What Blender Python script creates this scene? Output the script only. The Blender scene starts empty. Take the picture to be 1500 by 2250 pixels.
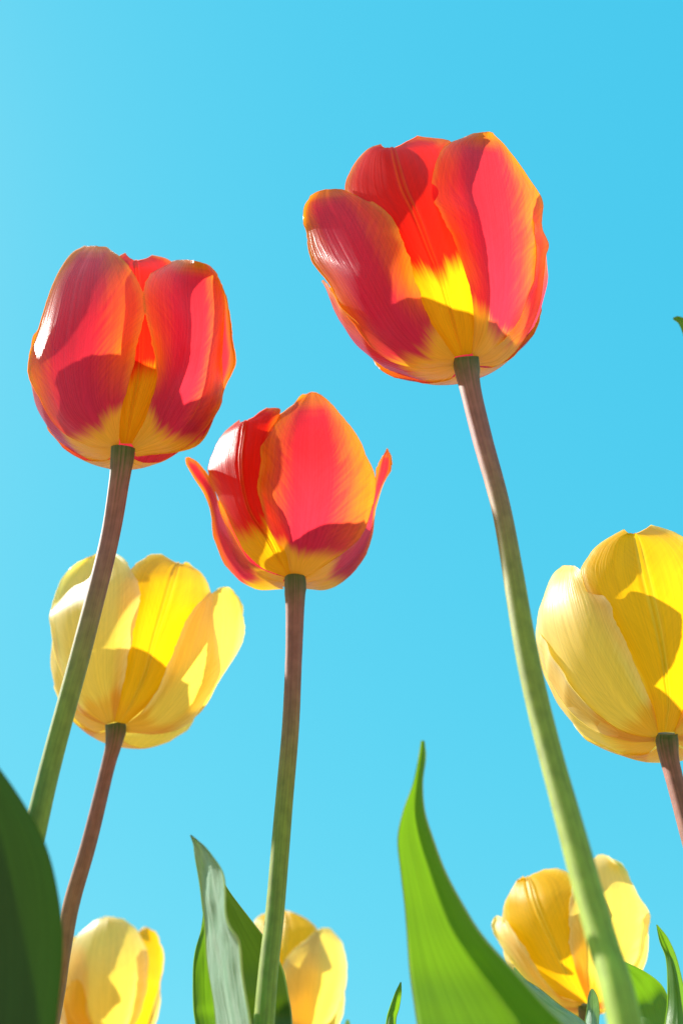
import bpy, math, random
from mathutils import Vector, noise
R_ = math.radians

# ------------------------------------------------------------------ camera, sky, sun
sc = bpy.context.scene
PITCH, FPX, CAM = R_(48), 2100.0, Vector((0, 0, 0.05))
cd = bpy.data.cameras.new("camera"); cam = bpy.data.objects.new("camera", cd)
sc.collection.objects.link(cam); sc.camera = cam
cam.location = CAM; cam.rotation_euler = (math.pi/2 + PITCH, 0, 0)
cd.sensor_fit = 'VERTICAL'; cd.sensor_height = 36.0; cd.lens = 36.0*FPX/2250
cd.clip_start = 0.01; cd.clip_end = 2000
cd.dof.use_dof = True; cd.dof.focus_distance = 0.325; cd.dof.aperture_fstop = 11

SUN_EL, SUN_AZ = R_(46), R_(-67)          # azimuth from +Y, clockwise positive
sund = Vector((math.cos(SUN_EL)*math.sin(SUN_AZ), math.cos(SUN_EL)*math.cos(SUN_AZ), math.sin(SUN_EL)))
world = bpy.data.worlds.new("World"); sc.world = world; world.use_nodes = True
wn, wl = world.node_tree.nodes, world.node_tree.links
bg = wn['Background']
sky = wn.new('ShaderNodeTexSky'); sky.sky_type = 'NISHITA'; sky.sun_disc = False
sky.sun_elevation = SUN_EL; sky.sun_rotation = SUN_AZ
sky.air_density = 1.0; sky.dust_density = 0.3; sky.ozone_density = 2.0
sep = wn.new('ShaderNodeSeparateColor'); com = wn.new('ShaderNodeCombineColor')
wl.new(sky.outputs['Color'], sep.inputs[0])
for i, (ga, gain) in enumerate(((1.0, .73), (.25, 4.52), (.12, 6.3))):     # the film's flat cyan blue
    pw = wn.new('ShaderNodeMath'); pw.operation = 'POWER'; wl.new(sep.outputs[i], pw.inputs[0]); pw.inputs[1].default_value = ga
    ml = wn.new('ShaderNodeMath'); ml.operation = 'MULTIPLY'; wl.new(pw.outputs[0], ml.inputs[0]); ml.inputs[1].default_value = gain
    wl.new(ml.outputs[0], com.inputs[i])
wl.new(com.outputs[0], bg.inputs['Color'])
bg.inputs['Strength'].default_value = 0.0588
sl = bpy.data.lights.new("sun", 'SUN'); sl.energy = 5.0; sl.angle = R_(0.9); sl.color = (1, .96, .88)
so = bpy.data.objects.new("sun", sl); sc.collection.objects.link(so)
so.rotation_euler = sund.to_track_quat('Z', 'Y').to_euler()
so.location = (-3, 0, 4)
vs = sc.view_settings; vs.view_transform = 'Standard'; vs.look = 'None'; vs.exposure = 1.05; vs.gamma = 1
sc.cycles.max_bounces = 12; sc.cycles.diffuse_bounces = 6; sc.cycles.transmission_bounces = 8

# ------------------------------------------------------------------ helpers
FWD = Vector((0, math.cos(PITCH), math.sin(PITCH))); UP = Vector((0, -math.sin(PITCH), math.cos(PITCH)))
RT = Vector((1, 0, 0))
def at(px, py, D):
    return CAM + D*(FWD + RT*((px-750)/FPX) + UP*((1125-py)/FPX))

def link(name, me, parent=None):
    o = bpy.data.objects.new(name, me); sc.collection.objects.link(o)
    if parent: o.parent = parent
    return o
def tag(o, label=None, cat=None, group=None, kind=None):
    for k, v in (('label', label), ('category', cat), ('group', group), ('kind', kind)):
        if v: o[k] = v
def spl(P, t):
    """Catmull-Rom through P (sequences of floats), t in 0..1 by index"""
    n = len(P)-1; x = t*n; i = min(int(x), n-1); f = x-i
    p1, p2 = P[i], P[i+1]
    p0 = P[i-1] if i else [2*a-b for a, b in zip(p1, p2)]
    p3 = P[i+2] if i+2 <= n else [2*b-a for a, b in zip(p1, p2)]
    return [0.5*(2*b + (c-a)*f + (2*a-5*b+4*c-d)*f*f + (3*b-a-3*c+d)*f**3) for a, b, c, d in zip(p0, p1, p2, p3)]
def lin(tab, x):
    if x <= tab[0][0]: return tab[0][1]
    for (a, b), (c, d) in zip(tab, tab[1:]):
        if x <= c: return b + (d-b)*(x-a)/(c-a)
    return tab[-1][1]

def grid_mesh(name, pts, nu, nv, mat, flip=False, lip=0.0):
    """pts[j][i], j along (nv+1), i across (nu+1); UV = (across, along)"""
    vs_ = [p for row in pts for p in row]; fs = []; uv = []
    W = nu+1
    for j in range(nv):
        for i in range(nu):
            q = [(j*W+i, i, j), (j*W+i+1, i+1, j), ((j+1)*W+i+1, i+1, j+1), ((j+1)*W+i, i, j+1)]
            if flip: q.reverse()
            fs.append([a for a, _, _ in q]); uv += [(b/nu, c/nv) for _, b, c in q]
    if lip:                                                     # the cut thickness of the rim
        loop = [(0, j) for j in range(nv+1)] + [(i, nv) for i in range(1, nu)] + [(nu, j) for j in range(nv, -1, -1)]
        b0 = len(vs_); V = Vector
        for (i, j) in loop:
            a, b = V(pts[j][max(0, i-1)]), V(pts[j][min(nu, i+1)]); c, d = V(pts[max(0, j-1)][i]), V(pts[min(nv, j+1)][i])
            n = (b-a).cross(d-c); n = n.normalized() if n.length > 1e-13 else V((0, -1, 0))
            p = V(pts[j][i]); th = lip*min(1, .25+j/nv*2)
            vs_ += [(p + n*th*.5)[:], (p - n*th*.5)[:]]
        for k in range(len(loop)-1):
            q = [b0+2*k, b0+2*k+2, b0+2*k+3, b0+2*k+1]
            fs.append(q); (i, j), (i2, j2) = loop[k], loop[k+1]
            uv += [(i/nu, j/nv), (i2/nu, j2/nv), (i2/nu, j2/nv), (i/nu, j/nv)]
    me = bpy.data.meshes.new(name); me.from_pydata(vs_, [], fs)
    ul = me.uv_layers.new(name='UVMap')
    ul.data.foreach_set('uv', [c for p in uv for c in p])
    me.polygons.foreach_set('use_smooth', [True]*len(fs)); me.materials.append(mat); me.update()
    return me

# ------------------------------------------------------------------ materials
class NT:
    def __init__(s, name):
        s.m = bpy.data.materials.new(name); s.m.use_nodes = True
        s.t = s.m.node_tree; s.t.nodes.clear()
    def n(s, typ, **k):
        nd = s.t.nodes.new(typ)
        for a, b in k.items(): setattr(nd, a, b)
        return nd
    def put(s, sock, v):
        if hasattr(v, 'is_output'): s.t.links.new(v, sock)
        elif isinstance(v, tuple) and len(v) == 3 and sock.type == 'RGBA': sock.default_value = (*v, 1)
        else: sock.default_value = v
    def math(s, op, a, b=0.0, c=0.0, clamp=False):
        nd = s.n('ShaderNodeMath', operation=op, use_clamp=clamp)
        for i, v in enumerate((a, b, c)): s.put(nd.inputs[i], v)
        return nd.outputs[0]
    def mix(s, f, a, b, mode='MIX'):
        nd = s.n('ShaderNodeMix', data_type='RGBA', blend_type=mode)
        s.put(nd.inputs['Factor'], f); s.put(nd.inputs['A'], a); s.put(nd.inputs['B'], b)
        return nd.outputs['Result']
    def ss(s, x, lo, hi):
        nd = s.n('ShaderNodeMapRange', interpolation_type='SMOOTHSTEP')
        s.put(nd.inputs['Value'], x); s.put(nd.inputs['From Min'], lo); s.put(nd.inputs['From Max'], hi)
        return nd.outputs['Result']
    def uv(s):
        sp = s.n('ShaderNodeSeparateXYZ'); s.t.links.new(s.n('ShaderNodeUVMap').outputs[0], sp.inputs[0])
        return sp.outputs[0], sp.outputs[1]
    def noise(s, x, y, z=0.0, detail=3.0, rough=.55):
        cb = s.n('ShaderNodeCombineXYZ')
        for i, v in enumerate((x, y, z)): s.put(cb.inputs[i], v)
        nz = s.n('ShaderNodeTexNoise'); s.put(nz.inputs['Vector'], cb.outputs[0])
        nz.inputs['Scale'].default_value = 1; nz.inputs['Detail'].default_value = detail; nz.inputs['Roughness'].default_value = rough
        return nz.outputs['Fac']
    def rnd(s): return s.n('ShaderNodeObjectInfo').outputs['Random']

def sheet_shader(N, col, tcol, tfac, rough, height, bump, spec=.5, sheen=0, sheencol=(1, 1, 1), coat=0):
    bp = N.n('ShaderNodeBump'); bp.inputs['Strength'].default_value = bump; bp.inputs['Distance'].default_value = .0006
    N.put(bp.inputs['Height'], height)
    p = N.n('ShaderNodeBsdfPrincipled'); N.put(p.inputs['Base Color'], col); N.put(p.inputs['Roughness'], rough)
    p.inputs['Specular IOR Level'].default_value = spec; p.inputs['Specular Tint'].default_value = (*sheencol, 1)
    p.inputs['Sheen Weight'].default_value = sheen; p.inputs['Sheen Roughness'].default_value = .35
    p.inputs['Sheen Tint'].default_value = (*sheencol, 1)
    t = N.n('ShaderNodeBsdfTranslucent'); N.put(t.inputs['Color'], tcol)
    N.t.links.new(bp.outputs[0], p.inputs['Normal'])
    mx = N.n('ShaderNodeMixShader'); N.put(mx.inputs[0], tfac)
    N.t.links.new(p.outputs[0], mx.inputs[1]); N.t.links.new(t.outputs[0], mx.inputs[2])
    o = N.n('ShaderNodeOutputMaterial'); N.t.links.new(mx.outputs[0], o.inputs[0])
    return N.m

def petal_mat(name, ridge, centre, low, margin, edge, base, t_centre, t_margin, t_base, base_h, m_in, tfac, rough, sheen, sheencol, spec=.5, low_edge=False):
    N = NT(name); u, v = N.uv(); r = N.rnd()
    a = N.math('ABSOLUTE', N.math('MULTIPLY_ADD', u, 2.0, -1.0))                 # 0 midrib .. 1 margin
    a = N.math('MAXIMUM', a, N.ss(v, .70, 1.06))                                    # the tip counts as margin
    rz = N.math('MULTIPLY', r, 37.0)
    st = N.noise(N.math('MULTIPLY', u, 55.0), N.math('MULTIPLY', v, 2.2), rz, 4)      # fine veins
    st2 = N.noise(N.math('MULTIPLY', u, 9.0), N.math('MULTIPLY', v, 1.6), rz, 3)      # broad streaks
    # veins fan out towards the margin
    fan = N.noise(N.math('MULTIPLY', N.math('SUBTRACT', v, N.math('MULTIPLY', a, .35)), 60.0), N.math('MULTIPLY', a, 3.0), rz, 3)
    mg = N.ss(N.math('ADD', a, N.math('MULTIPLY_ADD', fan, .35, N.math('MULTIPLY_ADD', st2, .25, -.3))), m_in, 1.0)
    if low_edge: mg = N.math('MULTIPLY', mg, N.ss(v, .15, .48))              # orange only on the upper margins
    eg = N.ss(N.math('ADD', a, N.math('MULTIPLY_ADD', fan, .12, -.06)), .86, 1.02)
    bs = N.ss(N.math('ADD', v, N.math('MULTIPLY_ADD', st2, .13, N.math('MULTIPLY_ADD', st, .07, N.math('MULTIPLY_ADD', a, -.06, -.10)))), base_h+.05, base_h-.045)
    lw = N.ss(v, .66, base_h+.08)
    vein = N.ss(st, .30, .70)
    shade = N.math('ADD', N.math('MULTIPLY', vein, .6), N.math('MULTIPLY', N.ss(st2, .3, .7), .4))
    c = N.mix(lw, centre, low); c = N.mix(mg, c, margin); c = N.mix(N.math('MULTIPLY', eg, N.ss(v, .12, .5)) if low_edge else eg, c, edge); c = N.mix(bs, c, base)
    if ridge: c = N.mix(N.math('MULTIPLY', N.ss(N.math('ABSOLUTE', N.math('ADD', N.math('MULTIPLY', N.math('ABSOLUTE', N.math('ADD', u, -.5)), 2.0), -.045)), .035, .012), .6), c, ridge)
    c = N.mix(1.0, c, N.mix(shade, (.78, .78, .78), (1.1, 1.1, 1.1)), 'MULTIPLY')
    if low_edge: t_centre = N.mix(lw, t_centre, (.88, .035, .06))
    t = N.mix(mg, t_centre, t_margin); t = N.mix(bs, t, t_base)
    t = N.mix(1.0, t, N.mix(N.math('ADD', N.math('MULTIPLY', vein, .5), N.math('MULTIPLY', N.ss(fan, .3, .7), .5)), (.80, .80, .80), (1.0, 1.0, 1.0)), 'MULTIPLY')
    rg = N.math('MULTIPLY_ADD', st, .18, rough-.09)
    h = N.math('ADD', st, N.math('MULTIPLY', st2, .8))
    return sheet_shader(N, c, t, tfac, rg, h, .35, spec, sheen, sheencol)

RED_OUT = petal_mat('red_petal_outside', None, (.58, .013, .06), (.40, .022, .14), (.85, .14, .012), (.92, .42, .03), (.94, .62, .08),
                    (.97, .035, .045), (1.0, .30, .008), (1.0, .62, .015), .13, .30, .54, .28, .03, (1, .72, .84), .38, True)
RED_IN = petal_mat('red_petal_inside', (1.0, .20, .015), (.82, .016, .006), (.80, .012, .006), (.86, .09, .008), (.92, .36, .03), (.95, .64, .01),
                   (1.0, .02, .006), (1.0, .14, .008), (1.0, .60, .006), .27, .72, .62, .38, .0, (1, .75, .7), .25)
YEL_OUT = petal_mat('yellow_petal_outside', None, (.92, .69, .24), (.90, .63, .14), (.93, .75, .31), (.94, .83, .48), (.88, .56, .06),
                    (1.0, .73, .08), (1.0, .80, .17), (.95, .42, .015), .12, .6, .54, .42, .05, (1, .97, .85))
YEL_IN = petal_mat('yellow_petal_inside', (1.0, .82, .12), (.95, .54, .008), (.93, .48, .006), (.9, .60, .05), (.92, .78, .35), (.86, .38, .008),
                   (.97, .54, .005), (1.0, .64, .05), (.98, .50, .008), .10, .75, .6, .42, .0, (1, .97, .85))

def stem_mat(name, top, mid, low, s0, s1, s2):
    N = NT(name); u, v = N.uv()
    n1 = N.noise(N.math('MULTIPLY', u, 34.0), N.math('MULTIPLY', v, 5.0), N.math('MULTIPLY', N.rnd(), 9.0), 4)
    n2 = N.noise(N.math('MULTIPLY', u, 6.0), N.math('MULTIPLY', v, 60.0), 4.0, 4)
    vv = N.math('ADD', v, N.math('MULTIPLY_ADD', n1, .08, -.04))
    c = N.mix(N.ss(vv, s0-.03, s0+.035), (.07, .10, .02), top)
    c = N.mix(N.ss(vv, s1, s2), c, mid); c = N.mix(N.ss(vv, s2, s2+.35), c, low)
    c = N.mix(1.0, c, N.mix(N.ss(N.math('MULTIPLY_ADD', n1, .5, N.math('MULTIPLY', n2, .5)), .32, .68), (.74, .74, .74), (1.22, 1.22, 1.22)), 'MULTIPLY')
    bp = N.n('ShaderNodeBump'); bp.inputs['Strength'].default_value = .25; bp.inputs['Distance'].default_value = .0004
    N.put(bp.inputs['Height'], N.math('ADD', n1, n2))
    p = N.n('ShaderNodeBsdfPrincipled'); N.put(p.inputs['Base Color'], c); p.inputs['Roughness'].default_value = .62
    p.inputs['Specular IOR Level'].default_value = .3; p.inputs['Sheen Weight'].default_value = .03; p.inputs['Sheen Roughness'].default_value = .4
    p.inputs['Sheen Tint'].default_value = (1, .95, .97, 1)
    N.t.links.new(bp.outputs[0], p.inputs['Normal'])
    p.inputs['Subsurface Weight'].default_value = .25; p.inputs['Subsurface Scale'].default_value = .004
    p.inputs['Subsurface Radius'].default_value = (.6, 1.0, .2)
    o = N.n('ShaderNodeOutputMaterial'); N.t.links.new(p.outputs[0], o.inputs[0])
    return N.m
STEM = stem_mat('stem_purple_to_green', (.29, .11, .09), (.25, .28, .04), (.28, .38, .045), .02, .09, .32)
STEM_G = stem_mat('stem_green', (.20, .11, .045), (.23, .25, .03), (.27, .34, .035), .02, .08, .25)
STEM_B = stem_mat('stem_brown_purple', (.27, .10, .07), (.31, .15, .055), (.29, .28, .045), .02, .10, .34)

def leaf_mat(name, c0, c1, tc, tfac, rough, bump, spec=.5, sheen=.1, rim=(.42, .46, .20)):
    N = NT(name); u, v = N.uv(); r = N.math('MULTIPLY', N.rnd(), 20.0)
    st = N.noise(N.math('MULTIPLY', u, 40.0), N.math('MULTIPLY', v, 2.0), r, 3)
    bl = N.noise(N.math('MULTIPLY', u, 5.0), N.math('MULTIPLY', v, 7.0), r, 5)
    cr = N.noise(N.math('MULTIPLY', u, 34.0), N.math('MULTIPLY', v, 18.0), r, 5, .65)
    a = N.math('ABSOLUTE', N.math('MULTIPLY_ADD', u, 2.0, -1.0))
    c = N.mix(N.ss(N.math('ADD', N.math('MULTIPLY', st, .6), N.math('MULTIPLY', bl, .4)), .36, .64), c0, c1)
    eg = N.ss(a, .93, .985); c = N.mix(eg, c, rim)
    t = N.mix(N.ss(st, .3, .7), tuple(x*.86 for x in tc), tc)
    return sheet_shader(N, c, t, tfac, rough, N.math('ADD', N.math('MULTIPLY', st, .6), cr), bump, spec, sheen)
LEAF = leaf_mat('leaf_green', (.06, .13, .025), (.09, .18, .03), (.22, .45, .006), .42, .42, .25)
LEAF_PALE = leaf_mat('leaf_glaucous', (.20, .38, .21), (.46, .62, .46), (.20, .42, .05), .2, .5, 1.0, .5, .3)
LEAF_SHADE = leaf_mat('leaf_deep_shade', (.010, .050, .012), (.014, .062, .014), (.06, .18, .004), .08, .55, .2, .3, rim=(.02, .07, .015))  # leaf green darkened, translucency cut: the left leaf's shade put into the colour
LEAF_SOFT_SHADE = leaf_mat('leaf_soft_shade', (.016, .042, .010), (.024, .055, .012), (.14, .26, .005), .2, .5, .2)  # darker leaf green: shade painted into the leaf behind the stem

# ------------------------------------------------------------------ the ground
N = NT('garden_soil'); tc = N.n('ShaderNodeTexCoord').outputs['Object']
n1 = N.n('ShaderNodeTexNoise'); n1.inputs['Scale'].default_value = 9; n1.inputs['Detail'].default_value = 8; N.put(n1.inputs['Vector'], tc)
n2 = N.n('ShaderNodeTexNoise'); n2.inputs['Scale'].default_value = 120; n2.inputs['Detail'].default_value = 5; N.put(n2.inputs['Vector'], tc)
c = N.mix(n1.outputs['Fac'], (.34, .22, .11), (.46, .33, .18)); c = N.mix(n2.outputs['Fac'], c, (.40, .29, .15))
p = N.n('ShaderNodeBsdfPrincipled'); N.put(p.inputs['Base Color'], c); p.inputs['Roughness'].default_value = .95
b = N.n('ShaderNodeBump'); b.inputs['Distance'].default_value = .01; N.put(b.inputs['Height'], n2.outputs['Fac']); N.t.links.new(b.outputs[0], p.inputs['Normal'])
o = N.n('ShaderNodeOutputMaterial'); N.t.links.new(p.outputs[0], o.inputs[0])
me = bpy.data.meshes.new('ground'); S = 600
me.from_pydata([(-S, -S, 0), (S, -S, 0), (S, S, 0), (-S, S, 0)], [], [(0, 1, 2, 3)]); me.materials.append(N.m)
tag(link('ground', me), kind='structure')

# ------------------------------------------------------------------ stems, petals, leaves
def stem_mesh(ctrl, base, mat, nseg=90, nr=20):
    """ctrl: (px, py, width px, depth m) from the flower down; ends in the ground"""
    P = []
    for (x, y, w, D) in ctrl:
        q = at(x, y, D); P.append((q.x, q.y, q.z, .5*w*D/FPX))
    x, y, z, r = P[-1]
    g = base
    P.append((x+(g.x-x)*.5, y+(g.y-y)*.5, z*.5, r*1.08)); P.append((g.x, g.y, -.015, r*1.15))
    # arc-length resample so that the colour runs evenly
    dense = [spl(P, i/400) for i in range(401)]
    L = [0]
    for a, b in zip(dense, dense[1:]): L.append(L[-1] + (Vector(a[:3])-Vector(b[:3])).length)
    pts = []; k = 0
    for j in range(nseg+1):
        tt = (j/nseg)**1.35; s = L[-1]*tt
        while k < 399 and L[k+1] < s: k += 1
        f = (s-L[k])/max(1e-9, L[k+1]-L[k])
        pts.append(([a+(b-a)*f for a, b in zip(dense[k], dense[k+1])], tt))
    vs_, fs, uv = [], [], []
    for j, (q, tt) in enumerate(pts):
        a = Vector(pts[max(0, j-1)][0][:3]); b = Vector(pts[min(nseg, j+1)][0][:3])
        d = (b-a).normalized(); e1 = d.cross(Vector((0, 1, .3))).normalized(); e2 = d.cross(e1)
        for i in range(nr):
            an = 2*math.pi*i/nr
            rr = q[3]*(1 + .025*noise.noise(Vector((q[0]*90, q[2]*60, i*.9))) + (.05*math.cos(an*3) if tt < .02 else 0))
            vs_.append(Vector(q[:3]) + (e1*math.cos(an)+e2*math.sin(an))*rr - base)
    for j in range(nseg):
        for i in range(nr):
            i2 = (i+1) % nr
            fs.append((j*nr+i, j*nr+i2, (j+1)*nr+i2, (j+1)*nr+i))
            for (ii, jj) in ((i, j), (i+1, j), (i+1, j+1), (i, j+1)): uv += [ii/nr, pts[jj][1]]
    fs.append(tuple(range(nr-1, -1, -1))); uv += [0, 0]*nr
    me = bpy.data.meshes.new('stem'); me.from_pydata([v[:] for v in vs_], [], fs)
    ul = me.uv_layers.new(name='UVMap'); ul.data.foreach_set('uv', uv)
    me.polygons.foreach_set('use_smooth', [True]*len(fs)); me.materials.append(mat); me.update()
    return me

PROFILE = [(0, .09), (.02, .24), (.05, .38), (.12, .60), (.25, .84), (.38, .96), (.5, 1), (.65, .975), (.8, .89), (.92, .75), (1, .62), (1.12, .4)]
class Flower:
    def __init__(s, zoom, pole, lean, tau, H, R, D0):
        s.sc, s.ox, s.oy = zoom; s.P = s.px(*pole); s.al = R_(lean); s.tau = R_(tau); s.H = H; s.R = R; s.D0 = D0
        s.ctr = 0
    def px(s, x, y): return (s.ox + x/s.sc, s.oy + y/s.sc)
    def rad(s, h): return s.R*lin(PROFILE, h/s.H)
    def depth(s, X, Y, k):
        """height of the cup wall towards the viewer at a point of the picture plane"""
        dx, dy = X-s.P[0], Y-s.P[1]; ca, sa = math.cos(s.al), math.sin(s.al)
        x = dx*ca + dy*sa; q0 = dx*sa - dy*ca
        ct, st = math.cos(s.tau), math.sin(s.tau); best = None; prev = None
        n = 260; z1, z0 = 1.2*s.R, -1.3*s.H
        for i in range(n+1):
            z = z1 + (z0-z1)*i/n
            h = q0*ct - z*st; q = q0*st + z*ct
            if h < 0: r = 0.08*s.R
            else: r = s.rad(h)*k
            g = math.sqrt(x*x+q*q) - r + (max(0, -h))
            if best is None or g < best[0]: best = (g, z)
            if g <= 0:
                if prev: z = z + (prev[1]-z)*(0-g)/(prev[0]-g)
                return z
            prev = (g, z)
        return best[1]
    def world(s, X, Y, z): return at(X, Y, s.D0*(1 - z/FPX))
    def local(s, x, q, h):
        ct, st = math.cos(s.tau), math.sin(s.tau); ca, sa = math.cos(s.al), math.sin(s.al)
        y = h*ct + q*st; z = -h*st + q*ct
        return s.world(s.P[0] + x*ca + y*sa, s.P[1] + x*sa - y*ca, z)

def finish_petal(F, raw, base, rib, ruffle, seed, nu, nv):
    """raw[j][i] world points: add veins, midrib ridges, wavy margins"""
    mm = F.D0/FPX
    out = []
    for j in range(nv+1):
        row = []
        for i in range(nu+1):
            p = raw[j][i]
            a = raw[j][max(0, i-1)]; b = raw[j][min(nu, i+1)]; c = raw[max(0, j-1)][i]; d = raw[min(nv, j+1)][i]
            du = (b-a); dv = (d-c); n = du.cross(dv)
            n = n.normalized() if n.length > 1e-12 else Vector((0, -1, 0))
            u = 2*i/nu-1; v = j/nv; au = abs(u)
            env = min(1, v*4)
            # two ridges with a groove between along the midrib, flattening out towards the margin
            dsp = rib*env*(math.exp(-((u-.045)/.03)**2)*.9 + math.exp(-((u+.045)/.03)**2)*.9 - .5*math.exp(-(u/.13)**2))
            dsp += ruffle*env*(au**3)*noise.noise(Vector((v*5.5+seed, u*1.3, seed*1.7)))*1.6
            dsp += ruffle*.45*env*noise.noise(Vector((u*2.6, v*2.2, seed*3.1)))
            dsp += .3*env*noise.noise(Vector((u*13, v*1.5, seed*2.3)))
            q = p + n*dsp*mm
            if au > .5:
                e = (au-.5)*2
                sgn = 1 if u > 0 else -1
                w = e**5*min(1, v*3)*(4.5*noise.noise(Vector((v*13, sgn*5, seed))) + 2.6*noise.noise(Vector((v*48, sgn*9, seed))) + (2.2 if v > .45 else 0)*abs(noise.noise(Vector((v*90, sgn*3, seed)))))
                if du.length > 1e-9: q += du.normalized()*sgn*w*mm*(ruffle/5)
            row.append((q-base)[:])
        out.append(row)
    return out

def traced_petal(F, tulip, base, rows, k, mat, rib=0, ruffle=5, dz=0, opened=0, label=None, nu=60, nv=64):
    F.ctr += 1; seed = F.ctr*7.3 + F.P[0]*.01
    ctrl = []
    nrow = len(rows)
    for j, r in enumerate(rows):
        c = []
        for (x, y), ow in zip(r, (1, .8, 0)):
            X, Y = F.px(x, y); c.append((X, Y, F.depth(X, Y, k) + dz + opened*ow*(j/(nrow-1))**2))
        ctrl.append(c)
    Lc, Mc, Rc = ([c[i] for c in ctrl] for i in range(3))
    # relax the depths along the petal: no kinks where the cup model turns over
    for col in (Lc, Mc, Rc):
        for _ in range(2):
            zs = [c[2] for c in col]
            for j in range(1, nrow-1): col[j] = (col[j][0], col[j][1], .25*zs[j-1]+.5*zs[j]+.25*zs[j+1])
    raw = []
    for j in range(nv+1):
        t = j/nv; l, m, r = spl(Lc, t), spl(Mc, t), spl(Rc, t); row = []
        for i in range(nu+1):
            u = 2*i/nu-1; a, b, c = u*(u-1)/2, 1-u*u, u*(u+1)/2
            row.append(F.world(*(a*x+b*y+c*z for x, y, z in zip(l, m, r))))
        raw.append(row)
    pts = finish_petal(F, raw, base, rib, ruffle, seed, nu, nv)
    o = link('petal', grid_mesh('petal', pts, nu, nv, mat, lip=.00028), tulip)
    if label: o['label'] = label
    return o

def cup_petal(F, tulip, base, phi, half, k, length, mat, flare=0, ruffle=5, nu=40, nv=48):
    """a petal standing in the cup at azimuth phi (0 = towards the viewer)"""
    F.ctr += 1; seed = F.ctr*7.3 + F.P[0]*.01; raw = []
    for j in range(nv+1):
        t = j/nv; row = []
        wt = half*lin([(0, .45), (.15, .8), (.4, 1), (.7, .97)], t)*math.sqrt(max(.0025, 1 - max(0, (t-.55)/.45)**2.6))
        for i in range(nu+1):
            u = 2*i/nu-1
            h = F.H*length*(t*(1-.03*u*u*t)); r = F.rad(h)*k + F.R*flare*t**3
            ph = R_(phi + u*wt); row.append(F.local(r*math.sin(ph), r*math.cos(ph), h))
        raw.append(row)
    pts = finish_petal(F, raw, base, 1.5, ruffle, seed, nu, nv)
    return link('petal', grid_mesh('petal', pts, nu, nv, mat, lip=.00028), tulip)

def leaf_mesh(rows, D, base, mat, vee=0.0, nu=28, nv=70, wav=2.0, seed=0.0):
    """rows tip -> base of ((x,y,dz)x3) photo pixels; dz towards the viewer; D depth per row (list)"""
    cols = []
    for i in range(3):
        c = []
        for j, r in enumerate(rows):
            x, y = r[i][:2]; dz = r[i][2] if len(r[i]) > 2 else 0
            d = D[j]*(1-dz/FPX); c.append(tuple(at(x, y, d)))
        cols.append(c)
    # down into the ground
    lx = [Vector(c[-1]) for c in cols]; mid = lx[1]
    for f, w in ((.5, .75), (1.0, .45)):
        g = mid.lerp(Vector((base.x, base.y, -.01)), f)
        for i in range(3): cols[i].append(tuple(g + (lx[i]-mid)*w))
    raw = []
    for j in range(nv+1):
        t = (j/nv); l, m, r = (Vector(spl(c, t)) for c in cols); row = []
        for i in range(nu+1):
            u = 2*i/nu-1; a, b, c = u*(u-1)/2, 1-u*u, u*(u+1)/2
            q = l*a+m*b+r*c
            au = abs(u); qv = (l if u < 0 else r)*au + m*(1-au)
            qq = q.lerp(qv, vee)
            row.append(qq)
        raw.append(row)
    out = []
    for j in range(nv+1):
        row = []
        for i in range(nu+1):
            a = raw[j][max(0, i-1)]; b = raw[j][min(nu, i+1)]; c = raw[max(0, j-1)][i]; d = raw[min(nv, j+1)][i]
            n = (b-a).cross(d-c); n = n.normalized() if n.length > 1e-12 else Vector((0, -1, 0))
            u = 2*i/nu-1; v = j/nv
            dsp = wav*noise.noise(Vector((u*1.8, v*7, seed)))*min(1, v*8) + .25*wav*noise.noise(Vector((u*9, v*3, seed+3)))
            row.append((raw[j][i] + n*dsp*1.3e-4 - base)[:])
        out.append(row)
    return grid_mesh('leaf', out, nu, nv, mat, flip=True, lip=.0006)

def ground_under(px, py, D, lean=(0, 0)):
    q = at(px, py, D); return Vector((q.x+lean[0], q.y+lean[1], 0))

def tulip(label, group, stem, smat, lean=(0, 0)):
    b = ground_under(*stem[-1][:2], stem[-1][3], lean)
    e = bpy.data.objects.new('tulip', None); sc.collection.objects.link(e); e.location = b
    e.empty_display_size = .02
    tag(e, label, 'tulip', group)
    link('stem', stem_mesh(stem, b, smat), e)
    return e, b

# ---- red tulip at the left
F = Flower((2.885, 40, 520), (665, 1330), 1, 44, 455, 222, .33)
T, B = tulip('red tulip on the left with a closed bloom, white glare down its left petal', 'red tulips',
             [(270, 985, 52, .331), (268, 1010, 51, .330), (262, 1060, 44, .327), (240, 1190, 41, .32), (185, 1409, 44, .30), (118, 1657, 45, .278), (86, 1790, 48, .266), (50, 1960, 52, .255), (0, 2250, 56, .235)], STEM)
traced_petal(F, T, B, [[(650,1310),(685,1312),(722,1312)], [(600,1100),(720,1100),(880,1100)], [(560,850),(770,850),(1000,850)], [(570,600),(780,600),(1020,600)], [(600,380),(770,380),(990,380)],
    [(620,220),(755,220),(985,240)], [(640,140),(745,165),(970,165)], [(680,108),(748,150),(850,118)]], .90, RED_IN, 5, 4, dz=-26)
traced_petal(F, T, B, [[(735,1385),(745,1390),(750,1395)], [(960,1290),(1050,1335),(1120,1330)], [(1100,1130),(1180,1180),(1250,1130)], [(1180,950),(1250,980),(1300,975)], [(1200,760),(1290,790),(1380,810)],
    [(1200,600),(1290,610),(1358,630)], [(1180,430),(1270,430),(1332,430)], [(1150,300),(1230,290),(1292,310)], [(1150,230),(1180,215),(1220,230)]], .95, RED_OUT, 0, 4, dz=-14)
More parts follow.
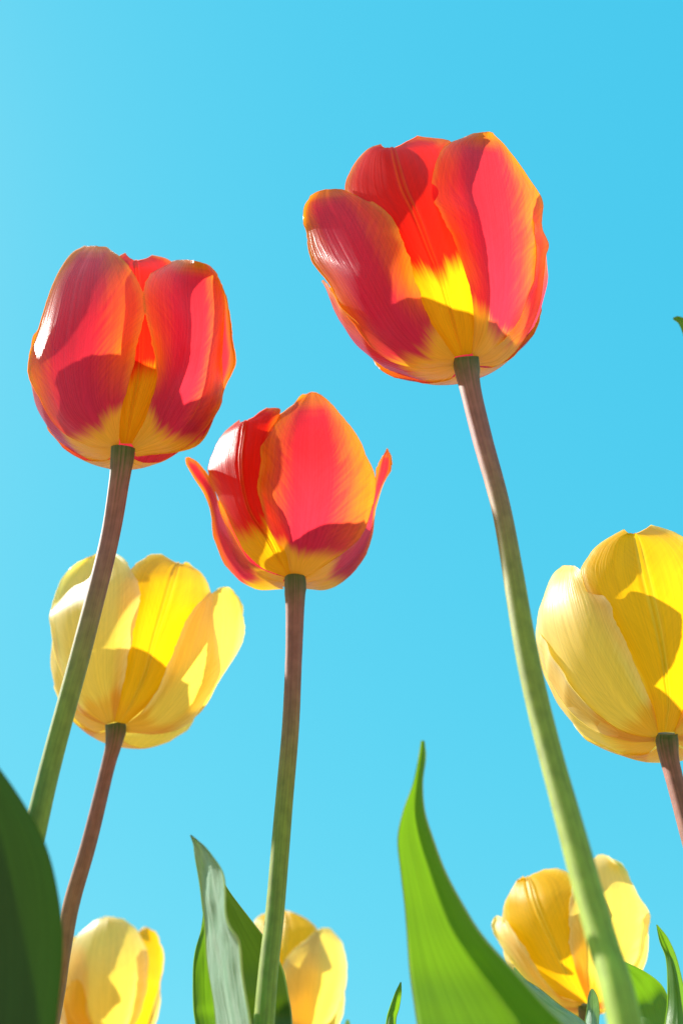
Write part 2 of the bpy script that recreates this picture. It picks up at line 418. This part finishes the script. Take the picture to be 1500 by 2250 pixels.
traced_petal(F, T, B, [[(600,1345),(625,1335),(640,1310)], [(430,1320),(520,1235),(650,1130)], [(250,1210),(390,1090),(690,980)], [(130,1000),(340,880),(735,810)], [(75,800),(340,690),(775,620)],
    [(150,560),(370,470),(803,430)], [(235,290),(400,270),(745,245)], [(340,125),(450,130),(640,125)], [(430,70),(490,60),(560,76)]], 1.0, RED_OUT, 0, 5)
traced_petal(F, T, B, [[(720,1315),(735,1340),(745,1385)], [(800,1170),(880,1230),(1000,1355)], [(855,1010),(960,1080),(1160,1240)], [(875,860),(1040,900),(1275,1070)], [(850,660),(1080,720),(1298,880)],
    [(806,480),(1100,540),(1305,680)], [(798,330),(1090,370),(1315,440)], [(850,225),(1090,240),(1280,270)], [(960,165),(1100,150),(1215,190)]], 1.0, RED_OUT, 0, 5)
cup_petal(F, T, B, 180, 52, .99, .95, RED_OUT); cup_petal(F, T, B, -125, 48, .94, .92, RED_OUT)

# ---- tallest red tulip
F = Flower((2.5, 640, 270), (955, 1300), -17, 40, 515, 252, .315)
T, B = tulip('tallest red tulip, its bloom leaning left on a long stem at upper right', 'red tulips',
             [(1022, 786, 56, .3155), (1024, 806, 57, .315), (1034, 860, 46, .309), (1058, 960, 44, .30), (1103, 1130, 43, .283), (1154, 1422, 50, .255), (1198, 1617, 53, .238), (1264, 1860, 61, .216), (1320, 2060, 68, .200), (1372, 2250, 76, .185)], STEM)
traced_petal(F, T, B, [[(895,1285),(940,1275),(985,1270)], [(760,1100),(890,1100),(1060,1100)], [(660,900),(830,880),(1040,850)], [(540,700),(760,700),(1000,650)], [(400,520),(690,520),(960,480)],
    [(290,380),(620,370),(930,330)], [(335,245),(580,235),(900,200)], [(410,150),(560,155),(860,105)], [(490,113),(550,138),(690,70)]], .91, RED_IN, 7, 5, opened=110)
traced_petal(F, T, B, [[(885,1335),(890,1310),(898,1285)], [(680,1345),(750,1290),(830,1190)], [(480,1255),(590,1160),(740,1040)], [(330,1085),(480,1000),(695,910)], [(215,890),(390,830),(655,760)],
    [(110,735),(310,680),(600,630)], [(78,590),(240,540),(545,510)], [(70,480),(190,430),(430,425)], [(105,400),(190,366),(290,375)]], 1.0, RED_OUT, 0, 6)
traced_petal(F, T, B, [[(990,1265),(1005,1290),(1030,1335)], [(1000,1120),(1080,1190),(1150,1325)], [(995,980),(1120,1040),(1280,1190)], [(960,840),(1130,880),(1355,990)], [(890,640),(1120,730),(1385,760)], [(850,560),(1110,610),(1412,670)],
    [(810,475),(1100,500),(1380,560)], [(765,380),(1075,370),(1380,420)], [(790,230),(1060,210),(1300,300)], [(850,130),(1050,110),(1190,140)], [(960,75),(1060,50),(1110,62)]], 1.0, RED_OUT, 0, 5)
cup_petal(F, T, B, 180, 52, 1.0, .78, RED_OUT, .1); cup_petal(F, T, B, -122, 48, .95, .74, RED_OUT, .08); cup_petal(F, T, B, 122, 48, .95, .92, RED_OUT)

# ---- small red tulip in the middle
F = Flower((3.061, 390, 840), (785, 1320), 0, 37, 440, 178, .36)
T, B = tulip('small red tulip in the middle with two flared outer petals and leaves at its foot', 'red tulips',
             [(647, 1270, 46, .36), (648, 1292, 48, .358), (648, 1340, 41, .354), (645, 1450, 37, .345), (638, 1600, 38, .332), (621, 1800, 40, .314), (604, 2004, 42, .295), (580, 2250, 46, .272)], STEM)
traced_petal(F, T, B, [[(730,1310),(745,1300),(765,1295)], [(560,1240),(670,1170),(760,1150)], [(440,1130),(600,1040),(740,980)], [(350,940),(490,870),(625,800)], [(270,760),(440,690),(590,620)],
    [(195,590),(425,510),(605,450)], [(250,440),(440,375),(645,300)], [(330,330),(450,295),(690,195)], [(415,252),(456,262),(600,178)]], .99, RED_IN, 7, 5, opened=40)
traced_petal(F, T, B, [[(715,1390),(705,1350),(730,1312)], [(560,1395),(570,1330),(610,1275)], [(430,1340),(450,1270),(490,1210)], [(320,1220),(360,1150),(420,1110)], [(255,1060),(300,1010),(365,1010)],
    [(232,900),(265,870),(310,910)], [(185,760),(215,730),(265,760)], [(110,640),(140,620),(222,650)], [(62,545),(85,535),(150,550)], [(55,510),(70,503),(95,512)]], 1.0, RED_OUT, 0, 4)
traced_petal(F, T, B, [[(862,1312),(865,1350),(865,1390)], [(980,1235),(1000,1310),(1010,1395)], [(1100,1150),(1130,1220),(1150,1310)], [(1190,1060),(1220,1120),(1265,1170)], [(1255,950),(1285,980),(1312,1030)],
    [(1290,830),(1310,840),(1328,850)], [(1315,700),(1350,720),(1375,700)], [(1340,580),(1385,600),(1434,590)], [(1370,510),(1400,500),(1436,510)], [(1400,460),(1410,446),(1420,462)]], 1.0, RED_OUT, 0, 4)
traced_petal(F, T, B, [[(765,1290),(805,1310),(855,1312)], [(700,1150),(830,1190),(970,1245)], [(635,1020),(860,1060),(1120,1140)], [(580,880),(880,900),(1240,1010)], [(540,720),(900,730),(1305,830)],
    [(565,560),(910,560),(1325,650)], [(562,420),(910,420),(1255,470)], [(610,300),(910,290),(1165,300)], [(710,195),(905,170),(1060,170)], [(850,90),(905,68),(960,85)]], 1.03, RED_OUT, 0, 4)
cup_petal(F, T, B, 150, 50, .97, .85, RED_OUT); cup_petal(F, T, B, 210, 50, .95, .85, RED_OUT)
Z = lambda rows: [[(390+x/2.941, 1800+y/2.941, *r) for (x, y, *r) in row] for row in rows]
n = len
def leaf_part(rows, D, mat, **k):
    return link('leaf', leaf_mesh(rows, D, B, mat, **k), T)
o = leaf_part(Z([[(83,102),(85,101),(88,103)], [(105,190,-34),(150,170,8),(185,185,42)], [(135,340,-68),(215,320,14),(270,330,85)], [(155,540,-85),(235,520,16),(312,500,102)], [(165,700,-102),(260,690,16),(345,680,119)], [(190,860,-110),(290,850,14),(388,800,127)], [(215,1050,-110),(315,1050,12),(415,1040,127)], [(255,1324,-110),(360,1324,10),(462,1324,127)], [(310,1700,-102),(420,1700,8),(530,1700,102)]]),
    [.262,.262,.262,.262,.262,.262,.261,.258,.25], LEAF_PALE, wav=9, seed=1)
o['label'] = 'pale blue green crinkled leaf'
o = leaf_part(Z([[(262,372),(270,368),(278,374)], [(240,480),(290,470),(345,480)], [(230,640),(340,640),(460,630)], [(240,800),(400,800),(570,775)], [(260,950),(460,960),(675,950)], [(290,1120),(500,1140),(718,1140)], [(320,1324),(530,1324),(742,1324)], [(380,1700),(560,1700),(740,1700)]]),
    [.31,.31,.308,.306,.304,.30,.298,.28], LEAF_SOFT_SHADE, wav=3, seed=2)
o['label'] = 'shaded green leaf behind the stem'
o = leaf_part(Z([[(168,590),(172,586),(176,590)], [(155,700),(190,690),(220,700)], [(115,850),(180,850,6),(240,850)], [(103,1000),(190,1000,10),(270,1000)], [(103,1180),(200,1180,12),(300,1180)], [(120,1324),(220,1324,12),(330,1324)], [(190,1700),(300,1700,8),(420,1700)]]),
    [.29,.29,.288,.286,.284,.282,.27], LEAF, wav=3, seed=3)

# ---- yellow tulip behind the left stem
F = Flower((3.191, 90, 1190), (522, 1290), 18, 42, 425, 205, .41)
T, B = tulip('yellow tulip behind the left red tulip\'s stem, lit through its petals', 'yellow tulips',
             [(253, 1590, 44, .411), (254, 1606, 45, .41), (249, 1640, 35, .406), (236, 1690, 31, .402), (197, 1848, 34, .387), (157, 1988, 36, .374), (137, 2100, 36, .363), (110, 2260, 38, .35)], STEM_B)
traced_petal(F, T, B, [[(515,1265),(555,1270),(600,1280)], [(500,1100),(640,1130),(800,1100)], [(540,900),(730,930),(960,900)], [(590,650),(800,680),(1120,650)], [(600,450),(870,450),(1220,480)],
    [(610,270),(920,280),(1190,350)], [(660,165),(945,195),(1120,220)], [(760,105),(960,160),(1050,170)], [(850,95),(962,152),(1000,152)]], .90, YEL_IN, 7, 5)
traced_petal(F, T, B, [[(600,1320),(605,1330),(600,1340)], [(800,1300),(850,1340),(900,1330)], [(1000,1180),(1080,1220),(1140,1150)], [(1100,1000),(1180,1030),(1240,1000)], [(1120,800),(1250,850),(1345,820)],
    [(1130,620),(1270,640),(1415,660)], [(1150,470),(1280,470),(1420,500)], [(1180,380),(1280,365),(1390,390)], [(1230,335),(1290,316),(1335,330)]], .95, YEL_OUT, 0, 5, dz=-14)
traced_petal(F, T, B, [[(450,1285),(480,1275),(515,1265)], [(330,1240),(430,1130),(545,1150)], [(235,1170),(370,980),(580,1000)], [(165,1010),(340,800),(620,800)], [(128,800),(330,620),(655,640)],
    [(75,560),(330,440),(688,430)], [(85,460),(350,300),(672,280)], [(160,270),(390,180),(620,170)], [(270,140),(410,110),(550,97)], [(370,90),(430,78),(490,82)]], 1.0, YEL_OUT, 0, 6)
traced_petal(F, T, B, [[(600,1280),(600,1300),(595,1335)], [(700,1200),(780,1270),(830,1350)], [(810,1060),(920,1130),(1040,1270)], [(880,900),(1030,960),(1200,1040)], [(950,720),(1090,780),(1255,880)],
    [(1010,580),(1130,620),(1240,720)], [(1080,470),(1160,490),(1215,560)], [(1140,400),(1175,390),(1210,440)], [(1180,365),(1190,358),(1200,375)]], 1.0, YEL_OUT, 0, 4)
cup_petal(F, T, B, 180, 52, 1.0, .95, YEL_OUT); cup_petal(F, T, B, -125, 48, .94, .9, YEL_OUT)

# ---- yellow tulip cut by the right edge
F = Flower((3.082, 1120, 1130), (1055, 1500), -4, 42, 520, 264, .32)
T, B = tulip('large pale yellow tulip cut off by the right edge of the photo', 'yellow tulips',
             [(1463, 1612, 46, .3205), (1464, 1632, 48, .32), (1470, 1670, 41, .316), (1481, 1714, 38, .311), (1500, 1790, 37, .303), (1540, 1950, 40, .287), (1590, 2250, 46, .262)], STEM_B)
traced_petal(F, T, B, [[(1000,1480),(1050,1475),(1110,1475)], [(930,1250),(1070,1250),(1250,1250)], [(820,1000),(1040,1000),(1380,1000)], [(660,750),(1000,780),(1450,750)], [(540,560),(950,570),(1450,560)],
    [(487,390),(900,370),(1400,390)], [(550,265),(870,235),(1300,260)], [(645,170),(850,155),(1150,150)], [(775,105),(840,130),(950,78)]], .90, YEL_IN, 8, 5, opened=120)
traced_petal(F, T, B, [[(975,1540),(985,1510),(1000,1485)], [(770,1535),(860,1420),(975,1330)], [(570,1470),(720,1300),(920,1200)], [(400,1340),(590,1130),(860,1060)], [(270,1140),(480,940),(790,900)],
    [(195,900),(410,760),(720,740)], [(170,720),(370,600),(670,610)], [(205,560),(360,480),(590,515)], [(280,420),(370,400),(500,400)], [(350,355),(395,345),(440,352)]], 1.0, YEL_OUT, 0, 6)
traced_petal(F, T, B, [[(1110,1475),(1120,1500),(1130,1535)], [(1170,1320),(1260,1400),(1350,1520)], [(1240,1150),(1380,1250),(1560,1420)], [(1290,950),(1480,1040),(1740,1200)], [(1310,750),(1530,800),(1830,900)],
    [(1300,560),(1530,580),(1820,640)], [(1330,420),(1520,420),(1750,460)], [(1420,350),(1520,340),(1620,370)]], 1.0, YEL_OUT, 0, 5)
cup_petal(F, T, B, 180, 52, 1.0, .70, YEL_OUT, .12); cup_petal(F, T, B, -122, 50, .97, .70, YEL_OUT, .1); cup_petal(F, T, B, 122, 48, .95, .85, YEL_OUT)

# ---- yellow tulip at the lower left
F = Flower((3.571, 0, 1680), (840, 2330), 2, 30, 320, 119, .60)
T, B = tulip('yellow tulip at the bottom left beside the broad shaded leaf, closed and blurred', 'yellow tulips',
             [(235, 2330, 33, .60), (235, 2350, 30, .597), (233, 2450, 27, .57), (230, 2600, 28, .54)], STEM_G)
traced_petal(F, T, B, [[(780,2330),(800,2330),(820,2335)], [(560,2200),(700,2150),(800,2150)], [(450,1950),(560,1950),(700,1950)], [(455,1700),(560,1700),(700,1700)], [(520,1500),(600,1500),(700,1500)], [(560,1370),(590,1350),(640,1370)]], .93, YEL_IN, 3, 4)
traced_petal(F, T, B, [[(870,2330),(890,2335),(900,2345)], [(950,2150),(1050,2200),(1090,2190)], [(1020,1950),(1130,1980),(1190,1930)], [(1050,1720),(1180,1730),(1265,1720)], [(1050,1560),(1170,1560),(1288,1550)],
    [(1040,1420),(1150,1410),(1265,1420)], [(1060,1330),(1140,1318),(1225,1320)], [(1100,1288),(1140,1276),(1180,1288)]], .93, YEL_IN, 2, 4)
traced_petal(F, T, B, [[(800,2330),(830,2320),(870,2330)], [(560,2230),(800,2150),(1000,2150)], [(450,2020),(790,1900),(1100,1950)], [(465,1720),(800,1680),(1150,1720)], [(530,1490),(820,1500),(1160,1540)],
    [(620,1340),(840,1340),(1130,1410)], [(730,1245),(850,1230),(1060,1285)], [(810,1203),(860,1194),(960,1215)]], 1.0, YEL_OUT, 2, 4)
for ph in (180, -120, 120): cup_petal(F, T, B, ph, 48, .95, .85, YEL_OUT)

# ---- yellow tulip behind the middle stem
F = Flower((2.941, 390, 1800), (765, 1560), 1, 30, 325, 110, .60)
T, B = tulip('yellow tulip at the bottom behind the middle stem and leaves', 'yellow tulips',
             [(650, 2330, 33, .60), (650, 2350, 30, .597), (650, 2450, 27, .57), (650, 2600, 28, .54)], STEM_G)
traced_petal(F, T, B, [[(740,1560),(760,1555),(780,1560)], [(600,1300),(720,1320),(850,1300)], [(500,1050),(700,1080),(880,1050)], [(450,850),(690,870),(920,850)], [(470,710),(700,720),(905,730)], [(530,628),(700,640),(850,665)], [(640,596),(700,592),(760,605)]], .92, YEL_IN, 5, 4)
traced_petal(F, T, B, [[(730,1560),(735,1560),(745,1560)], [(560,1400),(630,1380),(720,1350)], [(480,1200),(580,1180),(690,1150)], [(440,1000),(540,980),(660,950)], [(450,850),(540,830),(630,830)], [(480,760),(540,740),(600,750)]], 1.0, YEL_OUT, 0, 4)
traced_petal(F, T, B, [[(770,1560),(790,1570),(810,1580)], [(740,1380),(840,1400),(930,1370)], [(680,1200),(870,1230),(1015,1270)], [(660,1010),(900,1030),(1082,1110)], [(700,900),(910,900),(1088,970)],
    [(780,825),(920,810),(1070,830)], [(850,760),(940,740),(1025,755)], [(905,713),(950,702),(985,712)]], 1.0, YEL_OUT, 0, 4)
for ph in (180, -120, 120): cup_petal(F, T, B, ph, 48, .95, .8, YEL_OUT)

# ---- open yellow tulip at the lower right
F = Flower((2.308, 850, 1600), (1010, 1410), -10, 34, 320, 168, .45)
T, B = tulip('open golden yellow tulip at the lower right, crossed by the tall stem', 'yellow tulips',
             [(1288, 2208, 40, .45), (1288, 2225, 38, .449), (1290, 2280, 31, .44), (1300, 2500, 33, .40)], STEM_G)
traced_petal(F, T, B, [[(985,1395),(1010,1395),(1030,1395)], [(830,1330),(920,1265),(1000,1220)], [(690,1180),(850,1115),(1000,1080)], [(600,1030),(790,985),(1000,960)], [(585,920),(750,880),(990,850)], [(620,830),(728,800),(970,770)], [(660,770),(712,758),(880,720)], [(690,750),(712,752),(800,710)]], .90, YEL_IN, 5, 4, opened=50)
traced_petal(F, T, B, [[(960,1440),(975,1415),(990,1395)], [(830,1400),(850,1380),(875,1360)], [(720,1300),(745,1280),(780,1258)], [(640,1185),(668,1163),(705,1130)], [(570,1090),(603,1070),(648,1048)], [(530,1015),(570,1000),(610,985)], [(540,965),(560,952),(585,965)]], 1.0, YEL_OUT, 0, 4)
traced_petal(F, T, B, [[(1020,1395),(1050,1410),(1090,1430)], [(960,1240),(1080,1290),(1200,1330)], [(925,1080),(1100,1130),(1270,1200)], [(920,950),(1110,980),(1305,1080)], [(930,830),(1110,840),(1322,950)], [(960,760),(1100,750),(1275,840)], [(1010,690),(1090,680),(1200,710)], [(1050,655),(1090,642),(1140,660)]], 1.0, YEL_OUT, 0, 5)
cup_petal(F, T, B, 180, 52, 1.0, .8, YEL_OUT); cup_petal(F, T, B, -120, 48, .95, .75, YEL_OUT); cup_petal(F, T, B, 120, 48, .95, .85, YEL_OUT)

# ------------------------------------------------------------------ single leaves between the tulips
def leaf(label, rows, D, mat, zoom=None, lean=(0, 0), group=None, **k):
    if zoom: s, ox, oy = zoom; rows = [[(ox+x/s, oy+y/s, *r) for (x, y, *r) in row] for row in rows]
    b = ground_under(*rows[-1][1][:2], D[-1], lean)
    o = link('tulip_leaf', leaf_mesh(rows, D, b, mat, **k)); o.location = b
    tag(o, label, 'leaf', group or 'tulip leaves')
    return o
Z8 = (2.308, 850, 1600)
leaf('broad shaded green leaf at the left edge in the foreground',
     [[(-162, 1556, 0),(-90, 1552),(-86, 1556)], [(-175, 1460, -168),(-80, 1630),(-35, 1640)], [(-190, 1560, -364),(-50, 1740, 10),(38, 1742)], [(-200, 1670, -532),(-30, 1850, 16),(98, 1850)], [(-205, 1780, -616),(-15, 1960, 18),(127, 1960)], [(-210, 1900, -644),(-10, 2080, 18),(138, 2080)], [(-215, 2070, -644),(-12, 2250, 16),(123, 2250)], [(-220, 2320, -588),(-25, 2500, 14),(95, 2500)], [(-220, 2720, -420),(-50, 2900, 10),(60, 2900)]],  # left column: wing out of frame, raised to shade the visible half
     [.205,.205,.205,.205,.205,.205,.203,.20,.19], LEAF_SHADE, vee=.85, wav=2, seed=5)
leaf('large bright green leaf folded along its keel, with a twisted pointed tip',
     [[(172, 66), (180, 60), (190, 66, 6)], [(158, 150), (172, 150), (196, 150, 16)], [(130, 280), (152, 280), (181, 280, 18)], [(80, 420), (140, 420), (190, 420, 33)], [(52, 560), (165, 560), (230, 560, 45)], [(66, 720), (215, 720), (290, 720, 51)], [(86, 890), (275, 890), (380, 890, 72)], [(99, 1050), (350, 1050), (480, 1050, 90)], [(112, 1230), (470, 1230), (640, 1230, 117)], [(135, 1400), (600, 1400), (790, 1400, 132)], [(160, 1560), (700, 1560), (940, 1560, 166)], [(230, 1900), (800, 1900), (1150, 1900, 245)], [(420, 2500), (800, 2500), (1100, 2500, 208)]],
     [.235,.235,.236,.236,.236,.235,.234,.232,.23,.226,.222,.212,.195], LEAF, zoom=Z8, vee=1.0, wav=2, seed=6)
leaf('pale green leaf edge running below the open yellow tulip',
     [[(640,1215),(645,1212),(652,1218)], [(650,1290),(680,1275),(705,1275)], [(690,1370),(740,1335),(790,1335)], [(760,1450),(830,1410),(890,1415)], [(850,1530),(930,1480),(1000,1495)], [(950,1650),(1040,1620),(1120,1640)], [(1000,1950),(1100,1950),(1180,1950)]],
     [.36,.36,.355,.35,.345,.335,.31], LEAF_PALE, zoom=Z8, wav=2, seed=7)
leaf('small narrow leaf tip in front of the open yellow tulip',
     [[(1030,1326),(1038,1320),(1048,1326)], [(1016,1370),(1040,1365,4),(1068,1370)], [(1012,1430),(1042,1430,6),(1074,1430)], [(1000,1510),(1035,1510,8),(1070,1510)], [(970,1700),(1025,1700,8),(1080,1700)], [(950,2000),(1020,2000,8),(1090,2000)]],
     [.35,.35,.35,.345,.33,.31], LEAF_PALE, zoom=Z8, wav=1, seed=8)
leaf('arching dark green leaf with a bright upper edge right of the tall stem',
     [[(1140,1172),(1138,1166),(1146,1164)], [(1170,1230),(1195,1205),(1215,1190)], [(1210,1330),(1265,1280),(1320,1243)], [(1240,1420),(1320,1370),(1400,1315)], [(1270,1520),(1350,1470),(1440,1430)], [(1290,1700),(1390,1690),(1490,1680)], [(1300,2000),(1400,2000),(1500,2000)]],
     [.33,.33,.33,.33,.325,.315,.30], LEAF, zoom=Z8, wav=3, seed=9)
leaf('pointed green leaf rising in the lower right corner',
     [[(1363,998),(1366,995),(1370,999)], [(1380,1080),(1402,1065,4),(1418,1060)], [(1412,1165),(1435,1150,10),(1458,1150)], [(1424,1290),(1462,1280,16),(1492,1280)], [(1421,1400),(1475,1400,20),(1520,1400)], [(1408,1520),(1475,1520,22),(1545,1520)], [(1390,1800),(1480,1800,20),(1580,1800)], [(1390,2200),(1480,2200,16),(1580,2200)]],
     [.30,.30,.30,.298,.296,.292,.28,.26], LEAF, zoom=Z8, vee=.4, wav=2, seed=10)
leaf('slim upright leaf tip at the bottom between the middle tulip and the large leaf',
     [[(66,1290),(69,1286),(73,1292)], [(38,1350),(56,1345,4),(72,1345)], [(15,1420),(36,1420,6),(60,1420)], [(-5,1510),(20,1510,8),(42,1510)], [(-40,1800),(5,1800,8),(50,1800)], [(-50,2200),(0,2200,8),(50,2200)]],
     [.32,.32,.32,.318,.305,.29], LEAF, zoom=Z8, wav=1, seed=11)
leaf('tiny leaf tip just showing at the bottom edge beside the yellow tulip',
     [[(1088,1300),(1097,1294),(1108,1300)], [(1080,1340),(1097,1338),(1116,1340)], [(1070,1500),(1097,1500),(1124,1500)], [(1060,2000),(1097,2000),(1134,2000)]],
     [.5,.5,.49,.45], LEAF_PALE, zoom=(2.941, 390, 1800), wav=1, seed=12)
leaf('leaf tip poking in at the right edge beside the tall red bloom',
     [[(1478,698),(1477,699),(1478,702)], [(1496,697),(1492,706),(1492,716)], [(1560,730),(1530,750),(1510,775)], [(1640,880),(1590,900),(1540,920)], [(1700,1150),(1640,1160),(1580,1170)], [(1730,1500),(1665,1500),(1600,1500)], [(1740,2200),(1670,2200),(1600,2200)]],
     [.27,.27,.27,.265,.25,.23,.20], LEAF, wav=2, seed=13)
